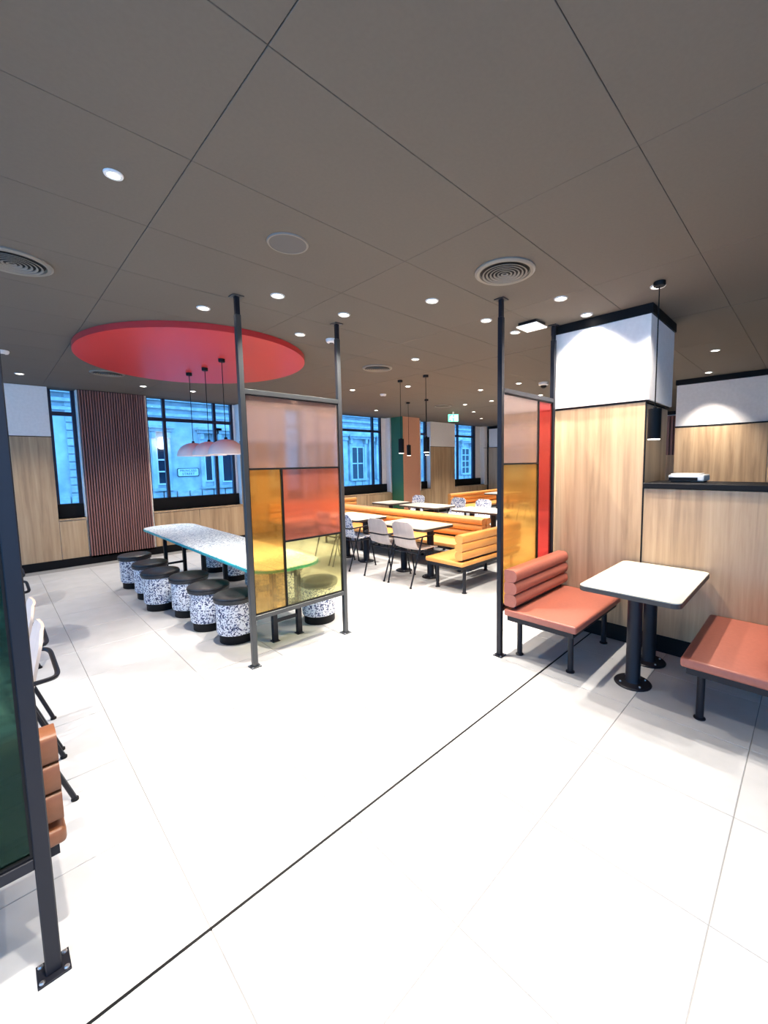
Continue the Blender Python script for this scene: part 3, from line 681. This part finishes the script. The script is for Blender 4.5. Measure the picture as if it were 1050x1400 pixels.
def fwin(x0, x1, z0, z1, bars=(1, 2), hood=True):
    f = bx('window', DGLASS, (x0, x1, YF2-.03, YF2, z0, z1), b)
    for u, v in ((x0-.05, x0), (x1, x1+.05)): bx('window_frame', WINWHITE, (u, v, YF2-.09, YF2, z0-.05, z1+.05), f)
    for u, v in ((z0-.05, z0), (z1, z1+.05)): bx('window_frame', WINWHITE, (x0, x1, YF2-.09, YF2, u, v), f)
    for i in range(bars[0]): x = x0+(x1-x0)*(i+1)/(bars[0]+1); bx('glazing_bar', WINWHITE, (x-.025, x+.025, YF2-.06, YF2-.03, z0, z1), f)
    for i in range(bars[1]): z = z0+(z1-z0)*(i+1)/(bars[1]+1); bx('glazing_bar', WINWHITE, (x0, x1, YF2-.06, YF2-.03, z-.025, z+.025), f)
    for u, v in ((x0-.19, x0-.06), (x1+.06, x1+.19)): bx('surround', STONE, (u, v, YF2-.14, YF2, .34, 2.62), f)
    bx('window_ledge', STONE2, (x0-.22, x1+.22, YF2-.26, YF2, .62, .72), f)
    if hood:
        bx('hood', STONE2, (x0-.34, x1+.34, YF2-.42, YF2, 2.98, 3.07), f); bx('hood', STONE2, (x0-.26, x1+.26, YF2-.30, YF2, 2.86, 2.98), f)
        for u in (x0-.13, x1+.13): bx('bracket', STONE2, (u-.08, u+.08, YF2-.26, YF2, 2.60, 2.86), f, bev=.03, bseg=2)
fwin(4.55, 4.80, .9, 2.25, (0, 2)); fwin(6.26, 6.50, .95, 2.15, (0, 0)); fwin(6.95, 8.2, .9, 2.3, (1, 0))
fwin(13.75, 14.5, .7, 2.4, (1, 1)); fwin(15.6, 16.15, .7, 2.4, (1, 1)); fwin(17.4, 18.6, .7, 2.4); fwin(20.4, 21.6, .7, 2.4); fwin(23.4, 24.2, .75, 2.45, (1, 3)); fwin(10.4, 11.4, .7, 2.4); fwin(25.8, 26.6, .75, 2.45, (1, 3))
for i in range(60):
    x = 1.0+i*.46; bx('plinth_block', STONE2, (x, x+.42, YF2-.16, YF2, .36, .58), b, bev=.015, bseg=1)
bm = bmesh.new(); box(bm, -.13, .13, -.13, .13, -.22, .22)
lo = obj('wall_lantern', bm, mat('lantern_glass', (.9, .9, .9), .4, emit=(1, .93, .85), estr=3.5), loc=(4.68, YF2-.30, 2.42), bev=.06, bseg=2)
tag(lo, 'glowing white lantern on the stone building across the street', 'lantern')
ss = thing('street_sign', 'white street nameplate on the stone building across the street', 'street sign', (5.60, YF2-.02, 1.30))
SG = mat('sign_face', (.72, .74, .74), .5); SK = mat('sign_black', (.01, .03, .03), .5)
bm = bmesh.new(); prism(bm, rrect(-.40, .40, -.17, .17, .06), 0, .015); bmesh.ops.rotate(bm, verts=bm.verts[:], matrix=Matrix.Rotation(PI/2, 3, 'X')); obj('border', bm, SK, ss)
bm = bmesh.new(); prism(bm, rrect(-.375, .375, -.145, .145, .05), .012, .02); bmesh.ops.rotate(bm, verts=bm.verts[:], matrix=Matrix.Rotation(PI/2, 3, 'X')); obj('plate', bm, SG, ss)
for txt, z in (('PRINCESS', .025), ('STREET', -.105)):
    fc = bpy.data.curves.new('lettering', 'FONT'); fc.body = txt; fc.size = .125; fc.align_x = 'CENTER'; fc.extrude = .002; fc.space_character = 1.15
    fo = bpy.data.objects.new('tmp_text', fc); COL.objects.link(fo)
    bpy.context.view_layer.update()
    me = bpy.data.meshes.new_from_object(fo.evaluated_get(bpy.context.evaluated_depsgraph_get()))
    bpy.data.objects.remove(fo, do_unlink=True)
    me.materials.clear(); me.materials.append(SK)
    o = bpy.data.objects.new('lettering', me); COL.objects.link(o); o.parent = ss; o.location = (0, -.024, z); o.rotation_euler = (PI/2, 0, 0)
